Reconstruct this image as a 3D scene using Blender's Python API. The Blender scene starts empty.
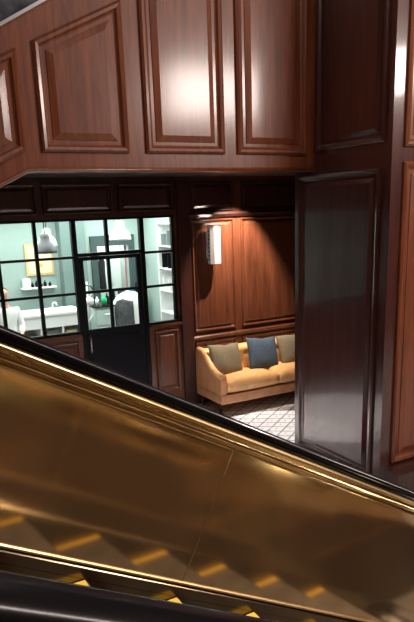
import bpy, bmesh, math, random
from mathutils import Vector, Matrix
random.seed(5)
S = bpy.context.scene
COL = S.collection
R = math.radians

# ------------------------------------------------------------------ camera
yaw, pitch, roll = R(28.4), R(15.25), R(-2.07)
fw = Vector((math.sin(yaw)*math.cos(pitch), math.cos(yaw)*math.cos(pitch), -math.sin(pitch)))
rt = Vector((math.cos(yaw), -math.sin(yaw), 0)); up = rt.cross(fw)
c_, s_ = math.cos(roll), math.sin(roll)
rt, up = c_*rt + s_*up, -s_*rt + c_*up
cam = bpy.data.cameras.new('camera'); cam_o = bpy.data.objects.new('camera', cam); COL.objects.link(cam_o)
cam.sensor_fit = 'VERTICAL'; cam.sensor_height = 36.0; cam.lens = 630/622*36.0; cam.shift_y = 71/622
cam.clip_start = 0.05; cam.clip_end = 100
cam_o.matrix_world = Matrix(((rt.x, up.x, -fw.x, 0), (rt.y, up.y, -fw.y, 0), (rt.z, up.z, -fw.z, 2.913), (0, 0, 0, 1)))
S.camera = cam_o

# ------------------------------------------------------------------ world, lights, exposure
w = bpy.data.worlds.new('world'); S.world = w; w.use_nodes = True
w.node_tree.nodes['Background'].inputs[0].default_value = (1.0, 0.85, 0.75, 1)
w.node_tree.nodes['Background'].inputs[1].default_value = 0.02
S.view_settings.view_transform = 'Standard'; S.view_settings.look = 'None'
S.view_settings.gamma = 1.0; S.view_settings.exposure = 0.0
try: S.view_settings.use_curve_mapping = False
except Exception: pass

def light(name, kind, loc, energy, color, target=None, **kw):
    l = bpy.data.lights.new(name, kind); l.energy = energy; l.color = color
    for k, v in kw.items(): setattr(l, k, v)
    o = bpy.data.objects.new(name, l); COL.objects.link(o); o.location = loc
    if target is not None:
        o.rotation_euler = (Vector(target)-Vector(loc)).to_track_quat('-Z', 'Y').to_euler()
    return o
# recessed downlight over the sofa (throws the long shadow of the wall lamp)
light('sofa_downlight', 'SPOT', (5.2, 7.95, 3.37), 620, (1.0, 0.84, 0.70), (5.2, 8.37, 2.47), spot_size=R(70), spot_blend=0.6, shadow_soft_size=0.02)
# recessed downlight in the soffit: a hard-edged pool on the carpet in front of the sofa
light('soffit_downlight', 'SPOT', (5.0, 7.76, 3.38), 650, (1.0, 0.93, 0.9), (4.8, 6.6, 0), spot_size=R(38), spot_blend=0.1, shadow_soft_size=0.02)
light('soffit_downlight', 'SPOT', (3.3, 6.9, 3.38), 1300, (1.0, 0.93, 0.9), (3.3, 6.9, 0), spot_size=R(38), spot_blend=0.2, shadow_soft_size=0.02)
# hall lamps behind the viewer, mirrored as gloss in the polished panels
HL = (1.0, 0.86, 0.78)
light('hall_lamp', 'POINT', (6.15, -0.3, 5.1), 80, HL, shadow_soft_size=0.5)
light('hall_lamp', 'AREA', (7.15, -0.35, 5.25), 230, HL, (6.6, 6, 4.6), shape='RECTANGLE', size=2.3, size_y=0.9)
light('hall_lamp', 'POINT', (9.7, -0.3, 5.35), 230, HL, shadow_soft_size=0.38)
light('step_fill_spot', 'SPOT', (5.2, 1.7, 6.6), 1400, HL, (1.4, 1.7, 1.0), spot_size=R(50), spot_blend=0.6, shadow_soft_size=0.12)  # added fill for the steps; no such lamp is known above the escalator
light('brass_streak_light', 'POINT', (4.58, -1.5, 0.3), 40, (1.0, 0.82, 0.5), shadow_soft_size=0.12)  # added point light with no lamp body, placed for the streak in the brass
light('rail_highlight_light', 'AREA', (2.5, 2.0, 6.9), 110, HL, (2.5, 2.0, 0), shape='RECTANGLE', size=5.5, size_y=0.22)  # unseen area light added to draw a highlight along the handrails
light('upper_corner_fill', 'POINT', (0.6, 7.4, 6.3), 40, (0.85, 0.9, 1.0), shadow_soft_size=0.2)  # added bluish fill that brightens the dark upper left corner
# shop ceiling light, closet light
light('shop_light', 'AREA', (2.9, 10.6, 3.0), 215, (0.97, 1.0, 0.98), (2.9, 10.6, 0), shape='RECTANGLE', size=4.2, size_y=2.4)
light('closet_light', 'POINT', (4.55, 12.75, 2.75), 60, (1.0, 1.0, 0.97), shadow_soft_size=0.1)

# ------------------------------------------------------------------ materials
MATS = {}
def mat(name, color, rough=0.5, metal=0.0, coat=0.0, emis=None, estr=0.0, trans=0.0, noise=0.0, nscale=20.0):
    if name in MATS: return MATS[name]
    m = bpy.data.materials.new(name); m.use_nodes = True; nt = m.node_tree
    b = nt.nodes['Principled BSDF']
    b.inputs['Base Color'].default_value = (*color, 1); b.inputs['Roughness'].default_value = rough
    b.inputs['Metallic'].default_value = metal; b.inputs['Coat Weight'].default_value = coat
    b.inputs['Coat Roughness'].default_value = 0.1
    if emis: b.inputs['Emission Color'].default_value = (*emis, 1); b.inputs['Emission Strength'].default_value = estr
    if trans: b.inputs['Transmission Weight'].default_value = trans
    if noise:
        tc = nt.nodes.new('ShaderNodeTexCoord'); n = nt.nodes.new('ShaderNodeTexNoise'); n.inputs['Scale'].default_value = nscale; n.inputs['Detail'].default_value = 4
        mp = nt.nodes.new('ShaderNodeMixRGB'); mp.blend_type = 'MULTIPLY'; mp.inputs[0].default_value = 1
        cr = nt.nodes.new('ShaderNodeMapRange'); cr.inputs[1].default_value = 0.3; cr.inputs[2].default_value = 0.7
        cr.inputs[3].default_value = 1-noise; cr.inputs[4].default_value = 1+noise*0.4
        nt.links.new(tc.outputs['Object'], n.inputs['Vector']); nt.links.new(n.outputs['Fac'], cr.inputs[0])
        mp.inputs[1].default_value = (*color, 1); nt.links.new(cr.outputs[0], mp.inputs[2]); nt.links.new(mp.outputs[0], b.inputs['Base Color'])
    MATS[name] = m; return m

def wood(name, dark, lite, rough=0.3, coat=0.5, crough=0.12, vertical=True):
    m = bpy.data.materials.new(name); m.use_nodes = True; nt = m.node_tree; b = nt.nodes['Principled BSDF']
    tc = nt.nodes.new('ShaderNodeTexCoord'); mp = nt.nodes.new('ShaderNodeMapping')
    mp.inputs['Scale'].default_value = (9, 9, 0.7) if vertical else (0.7, 9, 9)
    n1 = nt.nodes.new('ShaderNodeTexNoise'); n1.inputs['Scale'].default_value = 1.6; n1.inputs['Detail'].default_value = 7; n1.inputs['Roughness'].default_value = 0.62; n1.inputs['Distortion'].default_value = 0.6
    n2 = nt.nodes.new('ShaderNodeTexNoise'); n2.inputs['Scale'].default_value = 9; n2.inputs['Detail'].default_value = 5
    ad = nt.nodes.new('ShaderNodeMath'); ad.operation = 'MULTIPLY_ADD'; ad.inputs[1].default_value = 0.35
    cr = nt.nodes.new('ShaderNodeValToRGB'); cr.color_ramp.elements[0].position = 0.42; cr.color_ramp.elements[1].position = 0.86
    cr.color_ramp.elements[0].color = (*dark, 1); cr.color_ramp.elements[1].color = (*lite, 1)
    L = nt.links.new
    L(tc.outputs['Object'], mp.inputs[0]); L(mp.outputs[0], n1.inputs['Vector']); L(mp.outputs[0], n2.inputs['Vector'])
    L(n2.outputs['Fac'], ad.inputs[0]); L(n1.outputs['Fac'], ad.inputs[2]); L(ad.outputs[0], cr.inputs[0]); L(cr.outputs[0], b.inputs['Base Color'])
    b.inputs['Roughness'].default_value = rough; b.inputs['Coat Weight'].default_value = coat; b.inputs['Coat Roughness'].default_value = crough
    MATS[name] = m; return m

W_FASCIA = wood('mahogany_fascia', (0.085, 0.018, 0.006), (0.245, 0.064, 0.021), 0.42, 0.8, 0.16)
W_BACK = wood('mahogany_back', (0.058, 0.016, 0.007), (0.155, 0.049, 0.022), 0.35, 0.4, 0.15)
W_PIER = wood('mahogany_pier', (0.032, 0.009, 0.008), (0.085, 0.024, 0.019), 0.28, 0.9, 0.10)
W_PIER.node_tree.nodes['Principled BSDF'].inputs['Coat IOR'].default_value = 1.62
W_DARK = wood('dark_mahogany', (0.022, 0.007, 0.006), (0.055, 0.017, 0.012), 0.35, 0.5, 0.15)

def brass(name, c1, c2, rough, seed=1.0, metal=1.0):
    m = bpy.data.materials.new(name); m.use_nodes = True; nt = m.node_tree; b = nt.nodes['Principled BSDF']; L = nt.links.new
    tc = nt.nodes.new('ShaderNodeTexCoord'); n = nt.nodes.new('ShaderNodeTexNoise'); n.inputs['Scale'].default_value = 2.2*seed; n.inputs['Detail'].default_value = 6
    cr = nt.nodes.new('ShaderNodeValToRGB'); cr.color_ramp.elements[0].position = 0.35; cr.color_ramp.elements[1].position = 0.7
    cr.color_ramp.elements[0].color = (*c1, 1); cr.color_ramp.elements[1].color = (*c2, 1)
    mr = nt.nodes.new('ShaderNodeMapRange'); mr.inputs[3].default_value = rough*0.8; mr.inputs[4].default_value = rough*1.25
    L(tc.outputs['Object'], n.inputs['Vector']); L(n.outputs['Fac'], cr.inputs[0]); L(cr.outputs[0], b.inputs['Base Color'])
    L(n.outputs['Fac'], mr.inputs[0]); L(mr.outputs[0], b.inputs['Roughness'])
    b.inputs['Metallic'].default_value = metal
    MATS[name] = m; return m
BRASS = brass('satin_brass', (0.55, 0.40, 0.22), (0.68, 0.51, 0.30), 0.085, metal=0.90)
GUIDE = brass('brushed_brass', (0.5, 0.36, 0.17), (0.6, 0.44, 0.22), 0.4)
BRASS_TRIM = brass('polished_brass', (0.80, 0.62, 0.34), (0.88, 0.70, 0.40), 0.13)
SKIRT = brass('worn_skirt_metal', (0.14, 0.11, 0.07), (0.20, 0.16, 0.10), 0.2)
RUBBER = mat('black_rubber', (0.006, 0.006, 0.008), 0.17)
STEPM = mat('step_aluminium', (0.24, 0.21, 0.19), 0.45, metal=0.6, noise=0.4, nscale=8)
YELLOW = mat('step_edge_yellow', (0.95, 0.62, 0.10), 0.4)
BLACKM = mat('black_steel', (0.005, 0.006, 0.007), 0.45)
DOORM = mat('door_navy_black', (0.005, 0.006, 0.010), 0.6)
for _m in (BLACKM, DOORM): _m.node_tree.nodes['Principled BSDF'].inputs['Specular IOR Level'].default_value = 0.15
WHITE = mat('white_paint', (0.85, 0.87, 0.86), 0.5)
MINT = mat('mint_wall_paint', (0.29, 0.385, 0.35), 0.6, noise=0.06, nscale=2)
TEAL = mat('teal_wall_paint', (0.15, 0.22, 0.205), 0.6, noise=0.06, nscale=2)
PALEMINT = mat('pale_mint_paint', (0.43, 0.55, 0.505), 0.5)
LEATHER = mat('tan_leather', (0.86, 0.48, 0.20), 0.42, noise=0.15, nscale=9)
LEATHER_SHADED = mat('tan_leather_shaded', (0.66, 0.33, 0.16), 0.42, noise=0.2, nscale=9)  # tan leather darkened; shade on arms and base put into the colour
KHAKI = mat('khaki_linen', (0.20, 0.165, 0.105), 0.9, noise=0.2, nscale=40)
BLUE = mat('slate_blue_linen', (0.06, 0.095, 0.14), 0.9, noise=0.25, nscale=40)
STEEL = mat('brushed_steel', (0.6, 0.6, 0.62), 0.3, metal=1.0)
GREYP = mat('grey_enamel', (0.045, 0.05, 0.05), 0.4)
PLASTER = mat('hall_plaster', (0.22, 0.13, 0.08), 0.8)

def glass_mat(name, tint, gl):
    m = bpy.data.materials.new(name); m.use_nodes = True; nt = m.node_tree; nt.nodes.remove(nt.nodes['Principled BSDF'])
    t = nt.nodes.new('ShaderNodeBsdfTransparent'); t.inputs[0].default_value = (*tint, 1)
    g = nt.nodes.new('ShaderNodeBsdfGlossy'); g.inputs['Roughness'].default_value = 0.03
    f = nt.nodes.new('ShaderNodeFresnel'); f.inputs[0].default_value = 1.45
    mu = nt.nodes.new('ShaderNodeMath'); mu.operation = 'MULTIPLY'; mu.inputs[1].default_value = gl
    mx = nt.nodes.new('ShaderNodeMixShader'); L = nt.links.new
    L(f.outputs[0], mu.inputs[0]); L(mu.outputs[0], mx.inputs[0]); L(t.outputs[0], mx.inputs[1]); L(g.outputs[0], mx.inputs[2]); L(mx.outputs[0], nt.nodes['Material Output'].inputs[0])
    return m
GLASS = glass_mat('window_glass', (0.95, 0.98, 0.97), 0.7)
SMOKED = mat('etched_bluegrey_glass', (0.10, 0.115, 0.15), 0.25, metal=0.35, noise=0.85, nscale=5)

def carpet():
    m = bpy.data.materials.new('lattice_carpet'); m.use_nodes = True; nt = m.node_tree; b = nt.nodes['Principled BSDF']; L = nt.links.new
    tc = nt.nodes.new('ShaderNodeTexCoord'); sp = nt.nodes.new('ShaderNodeSeparateXYZ'); L(tc.outputs['Object'], sp.inputs[0])
    def M(op, a, bb=None, c=None):
        n = nt.nodes.new('ShaderNodeMath'); n.operation = op
        for i, v in enumerate((a, bb, c)):
            if v is None: continue
            if isinstance(v, (int, float)): n.inputs[i].default_value = v
            else: L(v, n.inputs[i])
        return n.outputs[0]
    k = 1/0.25
    lines = None
    for sx in (1, -1):
        u = M('MULTIPLY_ADD', sp.outputs[0], k*sx*0.8, M('MULTIPLY', sp.outputs[1], k*1.1))
        d = M('ABSOLUTE', M('SUBTRACT', M('FRACT', u), 0.5))
        ln = M('LESS_THAN', d, 0.06)
        lines = ln if lines is None else M('MAXIMUM', lines, ln)
    u1 = M('FRACT', M('MULTIPLY_ADD', sp.outputs[0], k*0.8, M('MULTIPLY', sp.outputs[1], k*1.1)))
    u2 = M('FRACT', M('MULTIPLY_ADD', sp.outputs[0], -k*0.8, M('MULTIPLY', sp.outputs[1], k*1.1)))
    dd = M('MAXIMUM', M('ABSOLUTE', M('SUBTRACT', M('ABSOLUTE', M('SUBTRACT', u1, 0.0)), 0.02)), M('ABSOLUTE', M('SUBTRACT', u2, 0.02)))
    dot = M('LESS_THAN', dd, 0.12)
    nz = nt.nodes.new('ShaderNodeTexNoise'); nz.inputs['Scale'].default_value = 30; L(tc.outputs['Object'], nz.inputs['Vector'])
    brk = M('GREATER_THAN', nz.outputs['Fac'], 0.40)
    lines = M('MULTIPLY', M('MAXIMUM', lines, dot), brk)
    mx = nt.nodes.new('ShaderNodeMixRGB'); mx.inputs[1].default_value = (0.70, 0.68, 0.66, 1); mx.inputs[2].default_value = (0.17, 0.17, 0.18, 1)
    L(lines, mx.inputs[0]); L(mx.outputs[0], b.inputs['Base Color']); b.inputs['Roughness'].default_value = 0.95
    return m
CARPET = carpet()

# ------------------------------------------------------------------ mesh helpers
G = {'sx': 1.0, 'sy': 1.0, 'dx': 0.0, 'dz': 0.0}     # survey scale and offset of the bay being built
def bay(dx, dz=0.0, sx=1.04, sy=1.0837): G.update(sx=sx, sy=sy, dx=dx, dz=dz)
def plain(): bay(0, 0, 1, 1)
def at(p): return Vector((p[0]*G['sx']+G['dx'], p[1]*G['sy'], p[2]+G['dz'] if p[2] else 0.0))
def wl(o):
    p = Vector((0, 0, 0))
    while o: p += Vector(o.location); o = o.parent
    return p
def obj(name, bm, m, parent=None, smooth=False, bevel=0.0, kind=None, label=None, place=True):
    """link one mesh built in world coordinates as ONE object; a child is shifted into its parent's space"""
    if bevel: pass
    me = bpy.data.meshes.new(name)
    off = wl(parent) if parent else Vector((0, 0, 0))
    if place:
        for v in bm.verts: v.co = Vector((v.co.x*G['sx']+G['dx'], v.co.y*G['sy'], v.co.z+G['dz']))
    if off.length: bmesh.ops.translate(bm, verts=bm.verts, vec=-off)
    bm.normal_update(); bm.to_mesh(me); bm.free()
    for mm in (m if isinstance(m, (list, tuple)) else [m]): me.materials.append(mm)
    if smooth:
        for p in me.polygons: p.use_smooth = True
    o = bpy.data.objects.new(name, me); COL.objects.link(o)
    if parent: o.parent = parent
    if bevel:
        b = o.modifiers.new('bevel', 'BEVEL'); b.width = bevel; b.segments = 3; b.limit_method = 'ANGLE'
    if kind: o['kind'] = kind
    if label: o['label'] = label
    return o
def thing(name, label, cat, loc, group=None):
    o = bpy.data.objects.new(name, None); COL.objects.link(o); o.location = at(loc); o.empty_display_size = 0.1
    o['label'] = label; o['category'] = cat
    if group: o['group'] = group
    return o
def tag(o, label, cat, group=None):
    o['label'] = label; o['category'] = cat
    if group: o['group'] = group
    return o
def struct(name, bm, m, parent=None, **kw):
    o = obj(name, bm, m, parent, **kw)
    if parent is None: o['kind'] = 'structure'
    return o
BM = bmesh.new
def box(bm, x0, x1, y0, y1, z0, z1):
    v = [bm.verts.new(p) for p in ((x0,y0,z0),(x1,y0,z0),(x1,y1,z0),(x0,y1,z0),(x0,y0,z1),(x1,y0,z1),(x1,y1,z1),(x0,y1,z1))]
    for f in ((0,3,2,1),(4,5,6,7),(0,1,5,4),(1,2,6,5),(2,3,7,6),(3,0,4,7)): bm.faces.new([v[i] for i in f])
    return bm
def bx(*a): return box(BM(), *a)
def prism(bm, pts, axis, a0, a1):
    """polygon extruded along an axis: 'y' takes (x,z), 'x' takes (y,z), 'z' takes (x,y)"""
    def P(p, a): return {'y': (p[0], a, p[1]), 'x': (a, p[0], p[1]), 'z': (p[0], p[1], a)}[axis]
    A = [bm.verts.new(P(p, a0)) for p in pts]; B = [bm.verts.new(P(p, a1)) for p in pts]
    fs = [bm.faces.new(A), bm.faces.new(B)]
    n = len(pts)
    for i in range(n): fs.append(bm.faces.new((A[i], A[(i+1) % n], B[(i+1) % n], B[i])))
    bmesh.ops.recalc_face_normals(bm, faces=fs); return bm
def tube(bm, pts, r, seg=10, cap=True):
    pts = [Vector(p) for p in pts]; rings = []
    rr = r if isinstance(r, (list, tuple)) else [r]*len(pts)
    for i, p in enumerate(pts):
        d = (pts[min(i+1, len(pts)-1)]-pts[max(i-1, 0)]).normalized()
        a = d.cross(Vector((0.13, 0.21, 0.97))); 
        if a.length < 0.15: a = d.cross(Vector((1, 0.1, 0)))
        a.normalize(); b = d.cross(a)
        rings.append([bm.verts.new(p+rr[i]*(math.cos(2*math.pi*k/seg)*a+math.sin(2*math.pi*k/seg)*b)) for k in range(seg)])
    fs = []
    for A, B in zip(rings, rings[1:]):
        for k in range(seg): fs.append(bm.faces.new((A[k], A[(k+1) % seg], B[(k+1) % seg], B[k])))
    if cap: fs.append(bm.faces.new(rings[0])); fs.append(bm.faces.new(rings[-1]))
    bmesh.ops.recalc_face_normals(bm, faces=fs); return bm
def lathe(bm, prof, c, seg=32):
    rings = []; fs = []
    for r, z in prof:
        rings.append([bm.verts.new((c[0]+r*math.cos(2*math.pi*k/seg), c[1]+r*math.sin(2*math.pi*k/seg), c[2]+z)) for k in range(seg)])
    for A, B in zip(rings, rings[1:]):
        for k in range(seg): fs.append(bm.faces.new((A[k], A[(k+1) % seg], B[(k+1) % seg], B[k])))
    if prof[0][0] > 1e-4: fs.append(bm.faces.new(rings[0]))
    if prof[-1][0] > 1e-4: fs.append(bm.faces.new(rings[-1]))
    bmesh.ops.recalc_face_normals(bm, faces=fs); return bm
def inset(poly, d):
    n = len(poly); out = []
    for i in range(n):
        p0, p1, p2 = Vector(poly[i-1]), Vector(poly[i]), Vector(poly[(i+1) % n])
        e1, e2 = (p1-p0).normalized(), (p2-p1).normalized()
        n1, n2 = Vector((-e1.y, e1.x)), Vector((-e2.y, e2.x))
        k = d/(1+n1.dot(n2)); out.append(p1+(n1+n2)*k)
    return out
PROF = [(0, 0), (0, 0.016), (0.012, 0.026), (0.032, 0.024), (0.046, 0.008), (0.052, 0.003), (0.085, 0.003), (0.088, 0.008), (0.14, 0.022)]
def rpanel(bm, poly, mp, prof=PROF, s=1.0):
    """raised-and-fielded panel: nested loops of a CCW convex polygon; mp(u, h, depth) -> world"""
    rings = [[bm.verts.new(mp(p[0], p[1], d)) for p in inset(poly, i*s)] for i, d in prof]
    fs = []
    for A, B in zip(rings, rings[1:]):
        n = len(A)
        for k in range(n): fs.append(bm.faces.new((A[k], A[(k+1) % n], B[(k+1) % n], B[k])))
    last = bm.faces.new(rings[-1]); fs.append(last)
    last.normal_update()
    o = Vector(mp(*poly[0], 1)) - Vector(mp(*poly[0], 0))
    if last.normal.dot(o) < 0: bmesh.ops.reverse_faces(bm, faces=fs)
    return bm
def rect(u0, u1, h0, h1): return [(u0, h0), (u1, h0), (u1, h1), (u0, h1)]
def faceY(y): return lambda u, h, d: (u, y-d, h)
def faceX(x): return lambda u, h, d: (x-d, u, h)

# ------------------------------------------------------------------ setting: hall shell
struct('floor', bx(-4.9, 11.2, -5, 8.67, -0.2, -0.1), CARPET)
struct('ceiling', bx(-4.9, 11.2, -5, 8.67, 7.0, 7.1), mat('hall_ceiling', (0.35, 0.26, 0.2), 0.8))
struct('wall_left', bx(-5.0, -4.9, -5, 8.67, -0.1, 7), PLASTER)
wf = struct('wall_front', bx(-4.9, 11.2, -5.1, -5, -0.1, 7), W_BACK)
for k in range(9):
    obj('raised_panel', rpanel(BM(), rect(-4.6+k*1.6, -3.2+k*1.6, 0.3, 5.2), lambda u, h, d: (u, -5+d, h)), W_BACK, wf)
struct('wall_outer', bx(11, 11.1, -5, 8.67, -0.1, 7), W_BACK)

bay(0.78)
# back wall of the lower hall, with the shop opening X -0.75..3.30, Z 1.29..2.86
wb = BM()
box(wb, -5.46, -0.75, 8.0, 8.12, -0.1, 7)
box(wb, -0.75, 1.84, 8.0, 8.12, -0.1, 1.27); box(wb, 2.80, 3.30, 8.0, 8.12, -0.1, 1.27)
box(wb, -0.75, 3.30, 8.0, 8.12, 2.86, 7)
box(wb, 3.30, 9.8, 8.0, 8.12, -0.1, 7)
wall_back = struct('wall_back', wb, W_BACK)
F = faceY(8.0)
TALL = [(0, 0), (0, 0.02), (0.014, 0.032), (0.035, 0.028), (0.05, 0.008), (0.06, 0.002), (0.10, 0.002), (0.103, 0.008), (0.15, 0.024)]
cols = [(3.58, 4.30), (4.42, 5.50), (5.62, 6.7), (6.82, 7.9), (8.0, 9.3)]
for a, b in cols:
    obj('raised_panel', rpanel(BM(), rect(a, b, 1.07, 2.78), F, TALL, 0.6), W_BACK, wall_back)
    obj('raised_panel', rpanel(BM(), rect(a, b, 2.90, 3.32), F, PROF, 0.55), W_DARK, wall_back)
    obj('raised_panel', rpanel(BM(), rect(a, b, 0.20, 0.90), F, TALL, 0.6), W_BACK, wall_back)
# dado rail and skirting
prof_rail = [(8.0, 0.94), (7.965, 0.945), (7.955, 0.965), (7.955, 0.985), (7.97, 1.0), (8.0, 1.01)]
def run_x(prof, x0, x1): return prism(BM(), prof, 'x', x0, x1)
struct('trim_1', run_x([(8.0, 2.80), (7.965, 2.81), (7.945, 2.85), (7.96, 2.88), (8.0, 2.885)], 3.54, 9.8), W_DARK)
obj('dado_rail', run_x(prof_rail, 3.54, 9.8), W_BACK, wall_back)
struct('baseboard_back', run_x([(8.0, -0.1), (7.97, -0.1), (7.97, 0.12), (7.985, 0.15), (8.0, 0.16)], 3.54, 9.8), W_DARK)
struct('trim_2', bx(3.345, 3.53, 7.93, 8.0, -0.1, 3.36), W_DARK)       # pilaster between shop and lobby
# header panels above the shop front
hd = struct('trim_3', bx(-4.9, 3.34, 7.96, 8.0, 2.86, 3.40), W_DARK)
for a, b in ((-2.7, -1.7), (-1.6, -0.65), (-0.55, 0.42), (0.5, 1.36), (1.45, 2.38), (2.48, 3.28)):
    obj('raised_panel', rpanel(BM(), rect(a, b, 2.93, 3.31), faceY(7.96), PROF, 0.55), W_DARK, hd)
# wainscot cabinets under the shop window
wn = BM(); box(wn, -0.75, 1.82, 7.96, 8.0, -0.1, 1.24); box(wn, 2.82, 3.34, 7.96, 8.0, -0.1, 1.24)
wains = struct('trim_4', wn, W_BACK)
for a, b in ((-0.65, 0.15), (0.22, 0.98), (1.03, 1.76), (2.9, 3.27)):
    obj('raised_panel', rpanel(BM(), rect(a, b, 0.22, 1.17), faceY(7.96), TALL, 0.55), W_BACK, wains)
# left part of the lower back wall is plain panelling
for a, b in ((-4.7, -3.6), (-3.5, -2.4), (-2.3, -0.95)):
    obj('raised_panel', rpanel(BM(), rect(a, b, 0.2, 2.75), F, TALL), W_BACK, wall_back)
struct('ceiling_lower', bx(-5.46, 9.8, 5.6, 8.0, 3.40, 3.55), mat('lower_ceiling', (0.03, 0.02, 0.018), 0.7))

# window_1 : black steel grid of the shop front, door_1 in the middle
ys0, ys1 = 7.985, 8.035
win = BM()
bar = 0.022
for x in (-0.64, -0.15, 0.34, 0.83, 1.32): box(win, x-bar, x+bar, ys0, ys1, 1.31, 2.83)
for x in (1.83, 2.80): box(win, x-0.032, x+0.032, ys0-0.01, ys1+0.01, -0.1, 2.83)
for x in (2.29,): box(win, x-bar, x+bar, ys0, ys1, 2.38, 2.83)
box(win, 3.26, 3.30, ys0, ys1, 1.31, 2.83); box(win, -0.75, -0.72, ys0, ys1, 1.31, 2.83)
for z in (1.845, 2.345):
    box(win, -0.75, 1.80, ys0+.002, ys1-.002, z-0.018, z+0.018); box(win, 2.83, 3.30, ys0+.002, ys1-.002, z-0.018, z+0.018)
box(win, -0.75, 3.30, ys0-.004, ys1+.004, 2.83, 2.86)
box(win, -0.75, 1.80, ys0-.03, ys1, 1.27, 1.31); box(win, 2.83, 3.30, ys0-.03, ys1, 1.27, 1.31)
box(win, 1.86, 2.77, ys0-.008, ys1+.008, 2.345, 2.395)
window = struct('window_1', win, BLACKM)
for (x0, x1, z0, z1) in ((-0.72, 1.80, 1.31, 2.83), (2.83, 3.26, 1.31, 2.83), (1.86, 2.77, 2.395, 2.83)):
    obj('glass_pane', bx(x0, x1, 8.008, 8.014, z0, z1), GLASS, window)
obj('window_sill', bx(-0.75, 1.80, 7.93, 7.985, 1.24, 1.275), W_BACK, window)
obj('window_sill', bx(2.83, 3.34, 7.93, 7.985, 1.24, 1.275), W_BACK, window)
dr = BM()
box(dr, 1.87, 2.76, 7.99, 8.03, -0.09, 1.31)
box(dr, 1.87, 1.93, 7.99, 8.03, 1.31, 2.34); box(dr, 2.70, 2.76, 7.99, 8.03, 1.31, 2.34); box(dr, 1.93, 2.70, 7.99, 8.03, 2.29, 2.34)
box(dr, 2.268, 2.312, 7.992, 8.028, 1.31, 2.29); box(dr, 1.93, 2.70, 7.994, 8.026, 1.825, 1.865)
door = struct('door_1', dr, DOORM)
obj('glass_pane', bx(1.93, 2.70, 8.008, 8.014, 1.31, 2.29), GLASS, door)
dh = BM(); tube(dh, [(1.93, 7.94, 0.98), (1.93, 7.94, 1.24)], 0.012); tube(dh, [(1.93, 7.99, 1.02), (1.93, 7.94, 1.02)], 0.008); tube(dh, [(1.93, 7.99, 1.2), (1.93, 7.94, 1.2)], 0.008)
obj('door_handle', dh, STEEL, door, smooth=True)
kp = obj('kick_panel', rpanel(BM(), rect(1.97, 2.68, 0.1, 1.2), faceY(7.99), [(0, 0), (0, 0.006), (0.01, 0.008)]), DOORM, door)

# shop shell
bay(1.0)
struct('floor_shop', bx(-1.9, 4.3, 8.12, 12.6, -0.1, 0.0), mat('shop_floor', (0.45, 0.42, 0.38), 0.4, noise=0.1, nscale=3))
struct('ceiling_shop', bx(-1.6, 4.3, 8.12, 12.6, 3.05, 3.15), WHITE)
struct('wall_shop_left', bx(-1.7, -1.6, 8.12, 12.6, 0, 3.05), TEAL)
struct('wall_shop_right', bx(4.04, 4.2, 8.12, 12.6, 0, 3.05), PALEMINT)
bay(1.09)
sb = BM()
box(sb, -1.8, 2.78, 11.2, 11.35, 0, 3.05)
sbo = struct('wall_shop_back', sb, MINT)
sb = BM()
box(sb, 2.78, 2.98, 11.2, 11.35, 0, 3.05); box(sb, 3.62, 3.95, 11.2, 11.35, 0, 3.05); box(sb, 2.98, 3.62, 11.2, 11.35, 2.42, 3.05)
struct('wall_shop_inner', sb, PALEMINT)
struct('trim_5', bx(2.24, 2.70, 10.95, 11.2, 0, 3.05), TEAL)
struct('trim_6', prism(BM(), [(2.86, 0), (2.86, 2.50), (3.74, 2.50), (3.74, 0), (3.62, 0), (3.62, 2.30), (2.98, 2.30), (2.98, 0)], 'y', 11.14, 11.2), mat('dark_green_frame', (0.05, 0.08, 0.08), 0.5))
struct('wall_shop_closet', bx(2.5, 3.95, 12.45, 12.55, 0, 3.05), WHITE)

# ------------------------------------------------------------------ panelled fascia of the upper flight
bay(0.532, -0.028)
fz = 3.32
def ftop(x): return 4.43+0.6*(x-0.73)
fpoly = [(-4.9, fz-0.5*(0.87+4.9)), (0.87, fz), (4.02, fz), (4.02, 7.0), (5.0-0.02, 7.0)][:4]
xt = 0.73+(7.0-4.43)/0.6
fpts = [(-4.9, fz-0.5*5.81), (0.91, fz), (4.02, fz), (4.02, ftop(4.02)), (-4.9, ftop(-4.9))]
fas = struct('wall_upper', prism(BM(), fpts, 'y', 5.46, 5.62), W_FASCIA)
FF = faceY(5.46)
FPROF = [(0, 0), (0, 0.022), (0.02, 0.036), (0.045, 0.030), (0.062, 0.010), (0.075, 0.004), (0.105, 0.004), (0.108, 0.012), (0.165, 0.030)]
def sloped(x0, x1, zb0, zb1, zt0, zt1): return [(x0, zb0), (x1, zb1), (x1, zt1), (x0, zt0)]
sp_ = [sloped(1.04, 1.84, 3.49, 3.49, 4.39, 4.79),
       sloped(2.01, 2.85, 3.49, 3.49, 4.91, 5.33),
       sloped(3.00, 3.85, 3.49, 3.49, 5.42, 5.85)]
x = 0.90
for k in range(6):
    xa, xb = x-0.82, x
    sp_.append(sloped(xa, xb, 3.49-0.5*(0.87-xa)-0.0, 3.49-0.5*(0.87-xb), 4.29-0.5*(0.84-xa), 4.29-0.5*(0.84-xb)))
    x -= 0.98
for p in sp_: obj('raised_panel', rpanel(BM(), p, FF, FPROF), W_FASCIA, fas)
# bead along the lower edge
bd = BM(); tube(bd, [(-4.9, 5.455, fz-0.5*5.81+0.03), (0.91, 5.455, fz+0.02), (4.02, 5.455, fz+0.02)], 0.02, 10); obj('edge_bead', bd, W_FASCIA, fas, smooth=True)
# capping of the sloping top edge
cap = prism(BM(), [(-4.9, ftop(-4.9)), (4.02, ftop(4.02)), (4.02, ftop(4.02)+0.03), (-4.9, ftop(-4.9)+0.03)], 'y', 5.43, 5.64)
obj('top_cap', cap, STEEL, fas)

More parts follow.
